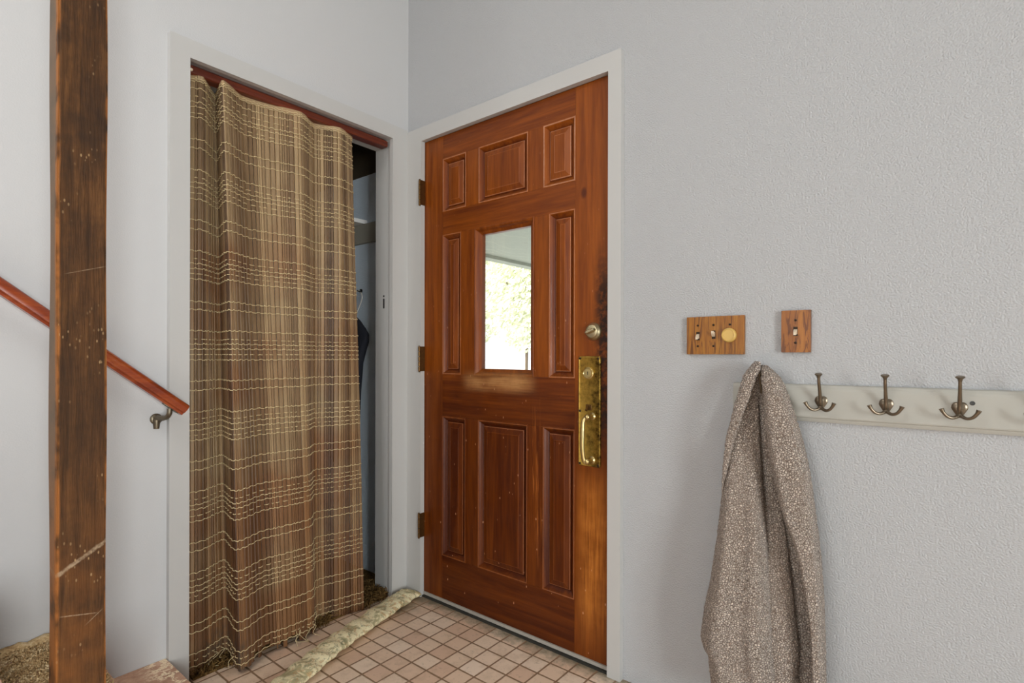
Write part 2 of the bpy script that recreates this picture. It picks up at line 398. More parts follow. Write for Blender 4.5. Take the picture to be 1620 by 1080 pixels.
# window wall on the right behind the camera
bm = BM()
W0, W1, WZ0, WZ1 = -3.25, -1.95, .05, 2.05
box(bm, XR, XR + .12, YB, W0, FZ - .1, H); box(bm, XR, XR + .12, W1, 0, FZ - .1, H); box(bm, XR, XR + .12, W0, W1, WZ1, H); box(bm, XR, XR + .12, W0, W1, FZ - .1, WZ0)
struct(link('wall_far', bm, M['wall']))
bm = BM()
B0, B1, BZ0, BZ1 = .5, 2.5, .8, 2.2
box(bm, -.11, B0, YB - .12, YB, FZ - .1, H); box(bm, B1, XR + .12, YB - .12, YB, FZ - .1, H); box(bm, B0, B1, YB - .12, YB, BZ1, H); box(bm, B0, B1, YB - .12, YB, FZ - .1, BZ0)
struct(link('wall_back', bm, M['wall']))
def window(name, ax, p, a0, a1, z0, z1):
    def bx(bm, a, b, c, d, dep0, dep1):
        if ax == 0: box(bm, p + dep0, p + dep1, a, b, c, d)
        else: box(bm, a, b, p - dep1, p - dep0, c, d)
    bm = BM(); w = .06; m = (a0 + a1) / 2
    bx(bm, a0, a0 + w, z0, z1, .02, .10); bx(bm, a1 - w, a1, z0, z1, .02, .10); bx(bm, a0, a1, z0, z0 + w, .02, .10); bx(bm, a0, a1, z1 - w, z1, .02, .10); bx(bm, m - .03, m + .03, z0, z1, .03, .09)
    f = struct(link(name, bm, M['frame']))
    bm = BM(); bx(bm, a0 + w, a1 - w, z0 + w, z1 - w, .055, .061); link('pane', bm, M['glass'], f)
window('window_1', 0, XR, W0, W1, WZ0, WZ1); window('window_fill', 1, YB, B0, B1, BZ0, BZ1)  # second window is unseen, added in the back wall for fill light
# closet shell
bm = BM(); box(bm, -.95, -.85, -1.6, 0, FZ - .1, H); struct(link('wall_closet_back', bm, M['closet']))
bm = BM(); box(bm, -.85, -.109, -.003, 0, FZ, 2.45); struct(link('wall_closet_right', bm, M['closet']))
bm = BM(); box(bm, -.85, -.109, -1.7, -1.6, FZ - .1, H); struct(link('wall_closet_left', bm, M['closet']))
bm = BM(); box(bm, -.85, -.109, -1.6, -.003, 2.45, 2.55); struct(link('ceiling_closet', bm, M['ceil']))
fc = BM(); box(fc, -.85, -.02, -1.6, -.003, FZ - .1, -.012); box(fc, -.02, .0, -.9, -.11, FZ - .1, -.012); fcl = struct(link('floor_closet', fc, M['shag']))
def pile(name, x0, x1, y0, y1, z, n, hgt, mat, parent, keep=lambda x, y: True):
    bm = BM()
    for i in range(n):
        x = random.uniform(x0, x1); y = random.uniform(y0, y1)
        if not keep(x, y): continue
        a = random.uniform(0, 2 * PI); L = hgt * random.uniform(.5, 1.2); lean = random.uniform(.2, 1.1); w = .0018
        dx, dy = math.cos(a), math.sin(a)
        p = [Vector((x, y, z - .003)), Vector((x + dx * lean * L * .4, y + dy * lean * L * .4, z + L * .6)), Vector((x + dx * lean * L, y + dy * lean * L, z + L * (.8 if lean < .8 else .5)))]
        s = Vector((-dy, dx, 0)) * w; u = Vector((0, 0, w))
        rings = [[q + s * k, q - s * .5 * k + u * k, q - s * .5 * k - u * k] for q, k in zip(p, (1, 1, .5))]
        loft(bm, rings, False)
    o = link(name, bm, mat, parent, True); o['kind'] = 'stuff'; return o
pile('carpet_pile', -.45, .035, -.92, -.1, -.012, 9000, .028, M['shag'], fcl, lambda x, y: x < .012 + .02 * math.sin(y * 23) + .012 * math.sin(y * 71))

# ------------------------------------------------------------------ casings and jambs
CT = .022
def board_frame(bm, ax, a0, a1, z1, w0, w1, wt, zb, inset=0.):
    # legs and head of a flat casing; ax 1 lies on the right wall, ax 0 on the left wall
    for (p, q, c, d) in ((a0 - w0, a0, zb, z1 + wt), (a1, a1 + w1, zb, z1 + wt), (a0, a1, z1, z1 + wt)):
        if ax == 1: box(bm, p, q, -CT, 0, c, d)
        else: box(bm, 0, CT, p, q, c, d)
bm = BM(); board_frame(bm, 1, .114, 1.043, 2.0, .092, .048, .06, FZ); struct(link('trim_1', bm, M['trim'], bevel=.0025))
bm = BM(); board_frame(bm, 0, -.92, -.105, 2.009, .058, .083, .06, FZ); struct(link('trim_2', bm, M['trim'], bevel=.0025))
bm = BM()
box(bm, .09, .1, 0, .13, FZ, 2.012); box(bm, 1.047, 1.062, 0, .13, FZ, 2.012); box(bm, .09, 1.062, 0, .13, 2.010, 2.022)
box(bm, .1, .113, .050, .066, FZ, 2.008); box(bm, 1.034, 1.047, .050, .066, FZ, 2.008); box(bm, .1, 1.047, .050, .066, 1.996, 2.010)
struct(link('trim_3', bm, M['trim'], bevel=.001, seg=1))
bm = BM()
box(bm, -.109, 0, -.94, -.925, FZ, 2.03); box(bm, -.109, 0, -.0975, -.08, FZ, 2.03); box(bm, -.109, 0, -.925, -.0975, 2.014, 2.03)
box(bm, -.109, -.06, -.925, -.0975, 1.985, 2.014)
jamb = struct(link('trim_4', bm, M['trim'], bevel=.001, seg=1))
bm = BM(); box(bm, -.0535, -.0445, -.0985, -.097, 1.262, 1.306); loft(bm, [[(-.049 + .0045 * math.cos(k * PI / 6), y, 1.317 + .005 * math.sin(k * PI / 6)) for k in range(12)] for y in (-.0985, -.097)])
link('strike_slot', bm, M['black'], jamb)
bm = BM(); box(bm, .1, 1.047, -.012, .13, FZ - .004, FZ + .006); struct(link('trim_5', bm, M['dark'], bevel=.002))

# ------------------------------------------------------------------ front door
Y0, Y1 = .003, .046
bm = BM()
U = [.103, .228, .3665, .437, .690, .762, .9, 1.043]
T = lambda: .5 + random.uniform(-.06, .06)
def st(a, b, z0, z1, mi, t=None): box(bm, a, b, Y0, Y1, z0, z1, mi, T() if t is None else t)
st(U[0], U[1], .0, 2.0, 0, .50); st(U[6], U[7], 0, 2.0, 0, .56)
e = .0004
st(U[1] + e, U[6] - e, 1.899, 2.0, 1, .47); st(U[1] + e, U[6] - e, 1.571, 1.671, 1, .50)
st(U[1] + e, U[6] - e, .788, .970, 1, .42); st(U[1] + e, U[6] - e, 0, .187, 1, .40)
for z0, z1, us, tt in ((1.671, 1.899, ((U[2], U[3]), (U[4], U[5])), .56), (.187, .788, ((U[2], U[3]), (U[4], U[5])), .46), (.970, 1.571, ((.338, .416), (.719, .788)), .5)):
    for a, b in us: st(a, b, z0 + e, z1 - e, 0, tt)
door = struct(link('door_1', bm, [M['doorv'], M['doorh']], bevel=.0012, seg=1))
tag(door, 'worn red-brown front door with a tall pane and raised panels', 'door')
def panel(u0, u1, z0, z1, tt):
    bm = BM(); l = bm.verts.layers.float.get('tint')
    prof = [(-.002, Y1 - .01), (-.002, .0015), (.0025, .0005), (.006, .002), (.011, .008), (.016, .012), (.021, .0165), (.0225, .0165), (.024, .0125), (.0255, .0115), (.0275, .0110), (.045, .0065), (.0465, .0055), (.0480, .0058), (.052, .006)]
    edge_glint = [0, 0, .36, .05, -.02, -.08, -.2, -.2, .3, .38, 0, 0, .28, 0, 0]  # painted highlights on the arrises, darker grooves
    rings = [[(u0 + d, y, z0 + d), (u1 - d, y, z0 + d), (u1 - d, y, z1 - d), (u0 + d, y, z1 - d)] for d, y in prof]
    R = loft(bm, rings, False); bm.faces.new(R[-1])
    for r_, dw in zip(R, edge_glint):
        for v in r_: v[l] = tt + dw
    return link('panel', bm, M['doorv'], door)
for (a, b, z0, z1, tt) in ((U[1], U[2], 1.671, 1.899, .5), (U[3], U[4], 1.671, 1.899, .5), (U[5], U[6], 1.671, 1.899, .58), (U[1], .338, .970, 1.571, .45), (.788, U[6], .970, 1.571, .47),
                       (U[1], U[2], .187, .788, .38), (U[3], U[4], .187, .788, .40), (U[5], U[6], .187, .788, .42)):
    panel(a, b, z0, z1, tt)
bm = BM(); l = bm.verts.layers.float.get('tint')
prof = [(-.002, .04), (-.002, .001), (.003, -.0005), (.008, .002), (.014, .012), (.020, .015), (.026, .018), (.026, .04)]
loft(bm, [[(.416 + d, y, .970 + d), (.719 - d, y, .970 + d), (.719 - d, y, 1.571 - d), (.416 + d, y, 1.571 - d)] for d, y in prof], False)
for v in bm.verts: v[l] = .5
link('pane_molding', bm, M['doorv'], door)
bm = BM(); box(bm, .438, .697, .022, .026, .992, 1.549); gp = link('pane', bm, M['glass'], door); gp['label'] = 'clear glass pane'
bm = BM(); box(bm, .105, 1.041, -.003, .012, -.012, -.0005); link('door_sweep', bm, M['alu'], door, bevel=.0015)
for z0, z1 in ((1.717, 1.827), (.980, 1.090), (.244, .351)):
    bm = BM(); n = 5; h = (z1 - z0) / n
    for k in range(n): lathe(bm, [(.0036, 0), (.0050, .001), (.0050, h - .002), (.0036, h - .001)], (.110, -.027, z0 + k * h), (0, 0, 1), 12)
    lathe(bm, [(.003, -.004), (.004, -.002), (.004, 0)], (.110, -.027, z0), (0, 0, 1), 10); lathe(bm, [(.004, 0), (.004, .002), (.002, .004)], (.110, -.027, z1), (0, 0, 1), 10)
    box(bm, .1085, .1145, -.0245, .002, z0, z1)
    link('hinge', bm, M['hinge'], door, True)
# dead bolt
bc = at(936, 524, 1, -.012)
bm = BM(); lathe(bm, [(.031, 0), (.031, .004), (.028, .010), (.0235, .014), (.022, .0175), (.018, .019), (0, .019)], (bc.x, Y0, bc.z), (0, -1, 0), 32); dbolt = link('deadbolt', bm, M['nickel'], door, True)
bm = BM(); ca, sa = math.cos(.35), math.sin(.35)
def tq(u, v): return (bc.x + u * ca - v * sa, bc.z + u * sa + v * ca)
rings = []
for y, k in ((-.015, 1), (-.030, .95), (-.035, .6)):
    rings.append([(tq(a * k * 1.0, b * k)[0], y, tq(a * k, b * k)[1]) for a, b in ((-.019, -.003), (-.012, -.006), (.012, -.006), (.019, -.003), (.019, .003), (.012, .006), (-.012, .006), (-.019, .003))])
loft(bm, rings); link('thumb_turn', bm, M['nickel'], dbolt, bevel=.001)
# handle plate
def rrect(x0, x1, z0, z1, r, y, n=4):
    out = []
    for cx, cz, a0 in ((x1 - r, z1 - r, 0), (x0 + r, z1 - r, 90), (x0 + r, z0 + r, 180), (x1 - r, z0 + r, 270)):
        for k in range(n + 1):
            a = math.radians(a0 + 90 * k / n); out.append((cx + r * math.cos(a), y, cz + r * math.sin(a)))
    return out
bm = BM(); loft(bm, [rrect(.917 + d, 1.005 - d, .667 + d, 1.049 - d, .008, y) for d, y in ((0, .0032), (0, -.0005), (.002, -.003), (.004, -.0035), (.0055, -.0025))])
hp = link('handle_plate', bm, M['brass'], door, True); hp['label'] = 'tarnished brass handle plate'
bm = BM(); c = (.9595, -.0025, .990); lathe(bm, [(.0205, 0), (.0205, .004), (.018, .006), (.0165, .0045), (.0155, .0045), (.0145, .007), (.006, .0075), (0, .0072)], c, (0, -1, 0), 28)
lc = link('lock_cylinder', bm, M['brassclean'], hp, True)
bm = BM(); box(bm, .9585, .9605, -.0105, -.009, .984, .996); link('keyhole', bm, M['black'], lc)
gp1 = Vector((.974, 0, .842)); gp2 = Vector((.973, 0, .691))
bm = BM()
for g in (gp1, gp2): lathe(bm, [(.013, .002), (.013, -.002 + .006), (.008, .008), (.0065, .012), (.0065, .028), (.009, .031), (.0105, .036), (.0085, .041), (.004, .044), (0, .0445)], (g.x, 0, g.z), (0, -1, 0), 18)
pts = bez([(gp1.x, -.034, gp1.z), (gp1.x - .008, -.037, gp1.z - .004), (gp1.x - .0135, -.040, gp1.z - .02), (gp1.x - .0145, -.042, gp1.z - .06), (gp1.x - .0150, -.042, gp1.z - .105), (gp1.x - .0125, -.039, gp1.z - .140), (gp1.x - .007, -.036, gp1.z - .156), (gp2.x, -.033, gp2.z)], 6)
tube(bm, pts, [.0055 + .0025 * math.sin(PI * i / (len(pts) - 1)) for i in range(len(pts))], 12)
link('pull_handle', bm, M['brassclean'], hp, True)
bm = BM(); loft(bm, [rrect(.948, .972, .862, .882, .003, -.0028), rrect(.949, .971, .863, .881, .003, -.0045)]); tube(bm, [(.960, -.004, .874), (.960, -.014, .870), (.960, -.020, .862)], [.004, .0035, .005], 8)
link('latch', bm, M['hinge'], hp, True)
for x, z in ((.925, 1.041), (.997, 1.041), (.925, .675), (.997, .675), (.925, .858)):
    bm = BM(); lathe(bm, [(.0042, -.001), (.0042, .0045), (.002, .0055), (0, .0055)], (x, -.0, z), (0, -1, 0), 12); link('screw', bm, M['screwdark'], hp, True)

# ------------------------------------------------------------------ bamboo curtain
top = [(-.040, -.908), (-.017, -.870), (-.114, -.791), (.018, -.818), (-.037, -.731), (-.030, -.638), (-.002, -.530), (-.049, -.446), (-.001, -.355), (-.038, -.273)]
low = [(-.030, -.908), (-.028, -.860), (-.060, -.772), (.082, -.788), (.041, -.684), (.043, -.604), (.038, -.503), (-.025, -.444), (.0, -.345), (.020, -.252)]
ZT, ZL = 1.976, .148
def fold(s, z):     # s runs 0..9 over the key points of the folds
    i = min(int(s), 8); f = s - i; t = (ZT - z) / (ZT - ZL)
    def cr(K, k, c):
        p = [K[max(i - 1, 0)][k], K[i][k], K[i + 1][k], K[min(i + 2, 9)][k]]
        lin = p[1] + (p[2] - p[1]) * f
        sp = .5 * (2 * p[1] + (p[2] - p[0]) * f + (2 * p[0] - 5 * p[1] + 4 * p[2] - p[3]) * f * f + (3 * p[1] - p[0] - 3 * p[2] + p[3]) * f ** 3)
        return lin + (sp - lin) * c
    a = [cr(top, k, .45) for k in (0, 1)]; b = [cr(low, k, .9) for k in (0, 1)]
    w = .004 * math.sin(3.1 * z + s * 1.3)
    return Vector((a[0] + (b[0] - a[0]) * t + w, a[1] + (b[1] - a[1]) * t, z))
seglen = [.5 * (math.dist(top[i], top[i + 1]) + math.dist(low[i], low[i + 1])) for i in range(9)]
edges = [0.]; tot = 0
for i in range(9):
    L = seglen[i]; ws = []
    while sum(ws) < L: ws.append(random.choice([.006, .008, .011, .013, .016, .018, .020]))
    k = L / sum(ws); acc = 0
    for w in ws: acc += w * k; edges.append(i + acc / L)
    edges[-1] = i + 1.
zs = [1.976, 1.7, 1.4, 1.1, .8, .5, .25, 0]
def zbot(s):
    p = fold(s, .0); b = interp([(-.92, -.02), (-.80, -.010), (-.72, -.006), (-.60, -.012), (-.50, -.012), (-.42, -.014), (-.33, -.016), (-.23, -.018)], p.y)
    return b
def nrm(s, z):
    d = fold(min(s + .02, 9), z) - fold(max(s - .02, 0), z); d.z = 0
    v = Vector((-d.y, d.x, 0)).normalized()
    return -v if v.x < 0 and False else v
SIDE = 1 if nrm(5.5, 1).x > 0 else -1
bm = BM(); la = bm.verts.layers.float.new('along'); lt = bm.verts.layers.float.get('tint')
bmb = None; acc = 0
prev = fold(0, 1)
for i in range(len(edges) - 1):
    s0, s1 = edges[i], edges[i + 1]; g = (s1 - s0) * .03; s0 += g; s1 -= g; sm = (s0 + s1) / 2
    tint = min(1, max(0, random.gauss(.45, .17))); 
    if random.random() < .07: tint = .85
    zb = zbot(sm); y = fold(sm, 0).y
    if -.76 < y < -.38: zb += random.choice([0, 0, .004, .008, .015, .03])
    elif y < -.76: zb += random.uniform(0, .01)
    zt = ZT + random.uniform(-.002, .002) - .004 * (sm > 7)
    rings = []
    wid = (fold(s1, 1) - fold(s0, 1)).length
    for z in [zt] + zs[1:-1] + [zb]:
        a, b, m_ = fold(s0, z), fold(s1, z), fold(sm, z); n = nrm(sm, z) * SIDE
        rings.append([a - n * .0012, a - n * .0008, a.lerp(b, .16) + n * .0019, m_ + n * .0022, a.lerp(b, .84) + n * .0019, b - n * .0008, b - n * .0012, m_ - n * .0016])
    R = loft(bm, rings)
    for r in R:
        for k, v in enumerate(r): v[lt] = tint; v[la] = acc + wid * (0, 0, .16, .5, .84, 1, 1, .5)[k]
    acc += wid
cur = link('bamboo_curtain', bm, M['bamboo'])
tag(cur, 'brown woven bamboo slat curtain hanging in folds across the closet opening', 'curtain')
rows = []; z = .13 - .27
while z < 1.98:
    for dz, kind in ((0, 0), (.029, 0), (.100, 0), (.119, 1), (.137, 0), (.154, 0), (.172, 1), (.196, 0)):
        zz = z + dz + random.uniform(-.002, .002)
        if .004 < zz < 1.955: rows.append((zz, kind))
    z += .268
for zz in (1.958, 1.966): rows.append((zz, 0))
bm = BM()
for zz, kind in rows:
    ph = random.randint(0, 1); pts = []
    drop = 0
    for i in range(len(edges) - 1):
        s0, s1 = edges[i], edges[i + 1]; n = nrm((s0 + s1) / 2, zz) * SIDE
        under = kind == 1 and (i + ph) % 2
        o = -.002 if under else .0046
        w0 = fold(s0, zz) + n * .0016; w0.z += random.uniform(-.0012, .0012)
        pts.append(w0)
        for q in (.22, .5, .78):
            p = fold(s0 + (s1 - s0) * q, zz) + n * (o if q == .5 or under else o * .88); p.z += random.uniform(-.0004, .0004) + (.0030 if kind == 0 else .001) * ((i + ph) % 2)
            pts.append(p)
    pts.append(fold(9, zz))
    tube(bm, pts, .0014, 5)
# loose ends at the foot
for px, py in ((0, 0),):
    for k in range(9):
        s = random.uniform(1.2, 7.2); p = fold(s, .03); n = nrm(s, .03) * SIDE
        tube(bm, bez([p + n * .004, p + n * .012 + Vector((0, random.uniform(-.01, .01), -.01)), p + n * .02 + Vector((0, random.uniform(-.03, .03), -.028)), p + n * .035 + Vector((0, random.uniform(-.03, .03), -.040))], 4), .0011, 4)
link('weaving_thread', bm, M['thread'], cur, 'all')['label'] = 'pale woven thread'
bm = BM()                                        # folded top hem
P0 = [fold(s / 6, ZT) for s in range(55)]
for a, b in zip(edges, edges[1:]):
    n = nrm((a + b) / 2, ZT) * SIDE; p, q = fold(a, ZT), fold(b, ZT)
    loft(bm, [[v + n * d + Vector((0, 0, h)) for d, h in ((-.0015, -.014), (-.0015, .003), (.0028, .003), (.0032, -.001), (.0030, -.014))] for v in (p, q)])
link('hem', bm, M['bamboo'], cur)
for o in (bpy.data.objects['hem'],):
    a_ = o.data.attributes['tint']; a_.data.foreach_set('value', [.8] * len(o.data.vertices))

bm = BM(); loft(bm, [[(x, y, z) for x, z in ((-.012, 2.001), (-.010, 1.984), (-.013, 1.979), (-.018, 1.977), (-.052, 1.977), (-.058, 1.979), (-.058, 2.0135), (-.030, 2.0135), (-.020, 2.004))] for y in (-.9235, -.108)])
hd = tag(link('curtain_header', bm, M['header'], bevel=.001), 'red-brown wooden strip under the top of the closet opening, holding the curtain', 'curtain rail')
bm = BM(); lathe(bm, [(.005, 0), (.005, .006), (.002, .008), (0, .008)], (-.0115, -.907, 1.986), (1, 0, 0), 12); link('screw', bm, M['ivory'], hd, True)

# ------------------------------------------------------------------ inside the closet
bm = BM(); box(bm, -.85, -.302, -1.598, -.004, 1.697, 1.716); tag(link('closet_shelf', bm, M['frame'], bevel=.002), 'white shelf high in the closet, its end seen past the curtain', 'shelf')
bm = BM(); box(bm, -.85, -.125, -.022, -.0035, 1.603, 1.6965); tag(link('shelf_cleat', bm, M['wardrobe'], bevel=.002), 'grey painted cleat on the closet side wall below the shelf', 'cleat')
bm = BM(); box(bm, -.85, -.112, -.010, -.0035, 1.94, 2.449); struct(link('shade_board', bm, M['shadeboard']))  # dark board added in place of the shade high in the closet
# coat hook, wire hanger and dark garment
bm = BM(); lathe(bm, [(.011, 0), (.011, .003), (.006, .005), (0, .005)], (-.352, -.0035, 1.372), (0, -1, 0), 14); tube(bm, bez([(-.352, -.006, 1.372), (-.345, -.03, 1.371), (-.325, -.034, 1.366), (-.309, -.034, 1.363)], 5), .0035, 8)
tag(link('closet_hook', bm, M['black'], smooth=True), 'small dark hook on the closet side wall beside the curtain edge', 'hook')
hang = bpy.data.objects.new('wire_hanger', None); COL.objects.link(hang); hang.location = (-.33, -.034, 1.26)
tag(hang, 'thin wire hanger on the closet hook beside the curtain edge', 'hanger')
def hl(p): return Vector(p) - hang.location
bm = BM(); tube(bm, [hl(p) for p in bez([(-.352, -.034, 1.345), (-.350, -.034, 1.362), (-.335, -.034, 1.371), (-.315, -.034, 1.362), (-.301, -.034, 1.335), (-.318, -.034, 1.30), (-.345, -.034, 1.26), (-.350, -.034, 1.235)], 5)], .0022, 6); link('hook', bm, M['wire'], hang, True)
bm = BM(); tube(bm, [hl(p) for p in ((-.350, -.034, 1.235), (-.262, -.034, 1.150), (-.350, -.034, 1.142), (-.60, -.034, 1.142), (-.352, -.034, 1.235))], .0018, 6); link('frame', bm, M['wire'], hang, True)
bm = BM()
rings = []
for x, zt, zb, th in ((-.62, 1.13, .55, .006), (-.55, 1.17, .5, .022), (-.42, 1.222, .46, .027), (-.352, 1.246, .44, .027), (-.335, 1.236, .80, .027), (-.315, 1.219, .98, .026), (-.285, 1.189, 1.06, .024), (-.262, 1.164, 1.10, .018), (-.252, 1.150, 1.13, .010)):
    rings.append([(x, -.036 + th * .9 * math.cos(a) , (zt + zb) / 2 + (zt - zb) / 2 * math.copysign(abs(math.sin(a)) ** .5, math.sin(a))) for a in [2 * PI * k / 20 for k in range(20)]])
loft(bm, rings); tag(link('dark_jacket', bm, M['navy'], smooth=True), 'dark navy garment on the wire hanger, one shoulder showing past the curtain', 'jacket')

# ------------------------------------------------------------------ stair, post, handrail
bm = BM(); tops = [.09, .270, .464, .651, .838, 1.025]; y = -.980; runs = .228
sts = bpy.data.objects.new('staircase', None); COL.objects.link(sts); sts.location = (0, 0, FZ)
tag(sts, 'worn steps climbing left along the white wall behind the post', 'stairs')
for i, zt in enumerate(tops):
    ya = y - runs * i; yb = ya - runs - (0 if i < len(tops) - 1 else .3)
    bm = BM(); box(bm, .001, .60, yb - .02 if i < 5 else yb, ya - .018, 0, zt - .026 - FZ); link('riser', bm, M['step'], sts)
    bm = BM(); nose = []
    box(bm, .001, .62, yb + .0005, ya, zt - .026 - FZ, zt - FZ)
    link('tread', bm, M['step'], sts, bevel=.006, seg=3)
# tattered carpet left on the second step
bm = BM(); nx, ny = 30, 22; g = []
for i in range(nx + 1):
    row = []
    for j in range(ny + 1):
        x = .004 + .52 * i / nx; yy = -1.222 - .19 * j / ny
        row.append(bm.verts.new((x, yy, .2705 - FZ + .002 + .005 * math.sin(x * 60 + 3 * math.sin(yy * 50)) * math.sin(yy * 80) + .012 * max(0, 1 - x / .05))))
    g.append(row)
for i in range(nx):
    for j in range(ny): bm.faces.new((g[i][j], g[i + 1][j], g[i + 1][j + 1], g[i][j + 1]))
cp = link('carpet_remnant', bm, M['stepcarpet'], sts, True); sm_ = cp.modifiers.new('s', 'SOLIDIFY'); sm_.thickness = .005
p = pile('carpet_fray', .03, .5, -1.42, -1.215, .273 - FZ, 5000, .010, M['stepcarpet'], sts)
p.data.materials[0] = M['stepcarpet']

bm = BM(); vs = box(bm, .533, .6, -1.3597, -1.2817, .278, H)
bmesh.ops.subdivide_edges(bm, edges=[e for e in bm.edges if abs(e.verts[0].co.z - e.verts[1].co.z) > 1], cuts=60)
rnd = random.Random(3)
es = [e for e in bm.edges if abs(e.verts[0].co.z - e.verts[1].co.z) > .01]
bmesh.ops.bevel(bm, geom=es, offset=.004, segments=3, affect='EDGES')
for v in bm.verts:
    v.co.x += .0012 * math.sin(v.co.z * 7.3 + v.co.y * 90); v.co.y += .0012 * math.sin(v.co.z * 9.1 + 1 + v.co.x * 50)
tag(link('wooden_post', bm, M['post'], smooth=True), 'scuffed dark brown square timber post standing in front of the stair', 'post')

a = Vector((.07, -.952, .878)); b = Vector((.07, -1.62, 1.4255)); d = (b - a).normalized(); s_ = Vector((1, 0, 0)); n_ = d.cross(s_); n_ = n_ if n_.z > 0 else -n_
prof = [(-.013, -.0185), (-.013, -.0125), (-.019, -.009), (-.021, 0), (-.019, .009), (-.013, .0155), (-.004, .0185), (.004, .0185), (.013, .0155), (.019, .009), (.021, 0), (.019, -.009), (.013, -.0125), (.013, -.0185)]
bm = BM(); loft(bm, [[p + s_ * u + n_ * v for u, v in prof] for p in (a, b)])
hr = tag(link('handrail', bm, M['rail'], smooth=True, bevel=.0012), 'reddish wooden handrail sloping down the white wall behind the post', 'handrail')
def bracket(c):
    bm = BM()
    lathe(bm, [(.017, 0), (.017, .004), (.013, .007), (0, .008)], (0.0005, c.y, c.z + .0), (1, 0, 0), 20)
    tube(bm, [(.004, c.y, c.z + .008), (.006, c.y, c.z - .010), (.005, c.y, c.z - .030)], [.011, .010, .008], 12, (1, 1))
    tube(bm, bez([(.008, c.y, c.z + .004), (.030, c.y + .004, c.z + .004), (.058, c.y + .010, c.z + .008), (.070, c.y + .014, c.z + .020), (.070, c.y + .015, c.z + .036)], 5), [.0085] * 8 + [.0075] * 13, 10)
    q = Vector((.07, c.y + .015, c.z + .036))
    loft(bm, [[q + d * (u * .026) + s_ * (v * .011) + n_ * h for u, v in ((-1, -.6), (-.7, -1), (.7, -1), (1, -.6), (1, .6), (.7, 1), (-.7, 1), (-1, .6))] for h in (0.0, .004)])
    return bm
def rail_z(y): return a.z + (y - a.y) * (b.z - a.z) / (b.y - a.y)
for yy in (-1.008, -1.58):
    link('bracket', bracket(Vector((0, yy, rail_z(yy + .015) - .036 - .0185 * 1.28 - .002))), M['bronze'], hr, True)['label'] = 'dark metal wall bracket'

# ------------------------------------------------------------------ floor strip
bm = BM(); cl = bez([(.076, -.034, 0), (.106, -.16, 0), (.157, -.36, 0), (.202, -.52, 0), (.252, -.65, 0), (.315, -.80, 0), (.385, -.93, 0)], 14)
rings = []
for i, p in enumerate(cl):
    dd = (cl[min(i + 1, len(cl) - 1)] - cl[max(i - 1, 0)]).normalized(); sd = Vector((-dd.y, dd.x, 0))
    w = .050 + .003 * math.sin(i * .7) + .002 * math.sin(i * 2.1); h = .036 + .003 * math.sin(i * .9 + 1)
    k = min(1, .62 + i * .12)
    rings.append([(p + sd * w * math.cos(t) + Vector((0, 0, FZ + (h * k) * (.5 + .5 * math.sin(t)) ** .8 + .0005))) for t in [2 * PI * q / 20 for q in range(20)]])
loft(bm, rings)
tag(link('draft_stopper', bm, M['floral'], smooth=True), 'long cream padded strip with a faded green floral print lying across the tiles', 'draft stopper')

# ------------------------------------------------------------------ switch plates
def toggle(x, z, up, parent):
    bm = BM(); y = -.0125
    sl = BM(); box(sl, x - .0052, x + .0052, y - .0004, y + .002, z - .0125, z + .0125)
    s = 1 if up else -1
    loft(bm, [[(x + a * w, yy, z + zz + b * h) for a, b in ((-1, -1), (1, -1), (1, 1), (-1, 1))] for yy, zz, w, h in ((y, 0, .0042, .006), (y - .008, s * .004, .0038, .005), (y - .0125, s * .007, .003, .0035))])
    tg = link('toggle_switch', bm, M['ivory'], parent, bevel=.0006)
    link('slot', sl, M['screwdark'], tg); return tg
def pscrew(x, z, parent):
    bm = BM(); lathe(bm, [(.0032, 0), (.0032, .0025), (.0015, .0035), (0, .0035)], (x, -.0115, z), (0, -1, 0), 12); link('screw', bm, M['screwdark'], parent, True)
bm = BM(); box(bm, 1.308, 1.4735, -.0125, -.0005, 1.0553, 1.1672); sw = tag(link('switch_plate', bm, M['oak'], bevel=.002), 'wide oak plate with two toggles and a round tan dimmer knob', 'light switch')
toggle(1.342, 1.110, False, sw); toggle(1.388, 1.113, True, sw)
bm = BM(); lathe(bm, [(.0205, .0005), (.021, .004), (.0205, .010), (.018, .014), (.0165, .0145), (.0155, .0125), (0, .0125)], (1.4335, -.0125, 1.1105), (0, -1, 0), 32); link('dimmer_knob', bm, M['tan'], sw, True)['label'] = 'round tan dimmer knob'
for x in (1.342, 1.388, 1.4345): pscrew(x, 1.1415, sw)
for x in (1.342, 1.388): pscrew(x, 1.0795, sw)
bm = BM(); box(bm, 1.570, 1.6405, -.0125, -.0005, 1.0605, 1.1738); s2 = tag(link('switch_plate', bm, M['oak2'], bevel=.002), 'narrow oak plate with a single toggle and swirling grain', 'light switch')
toggle(1.605, 1.117, False, s2); pscrew(1.605, 1.147, s2); pscrew(1.605, 1.0865, s2)

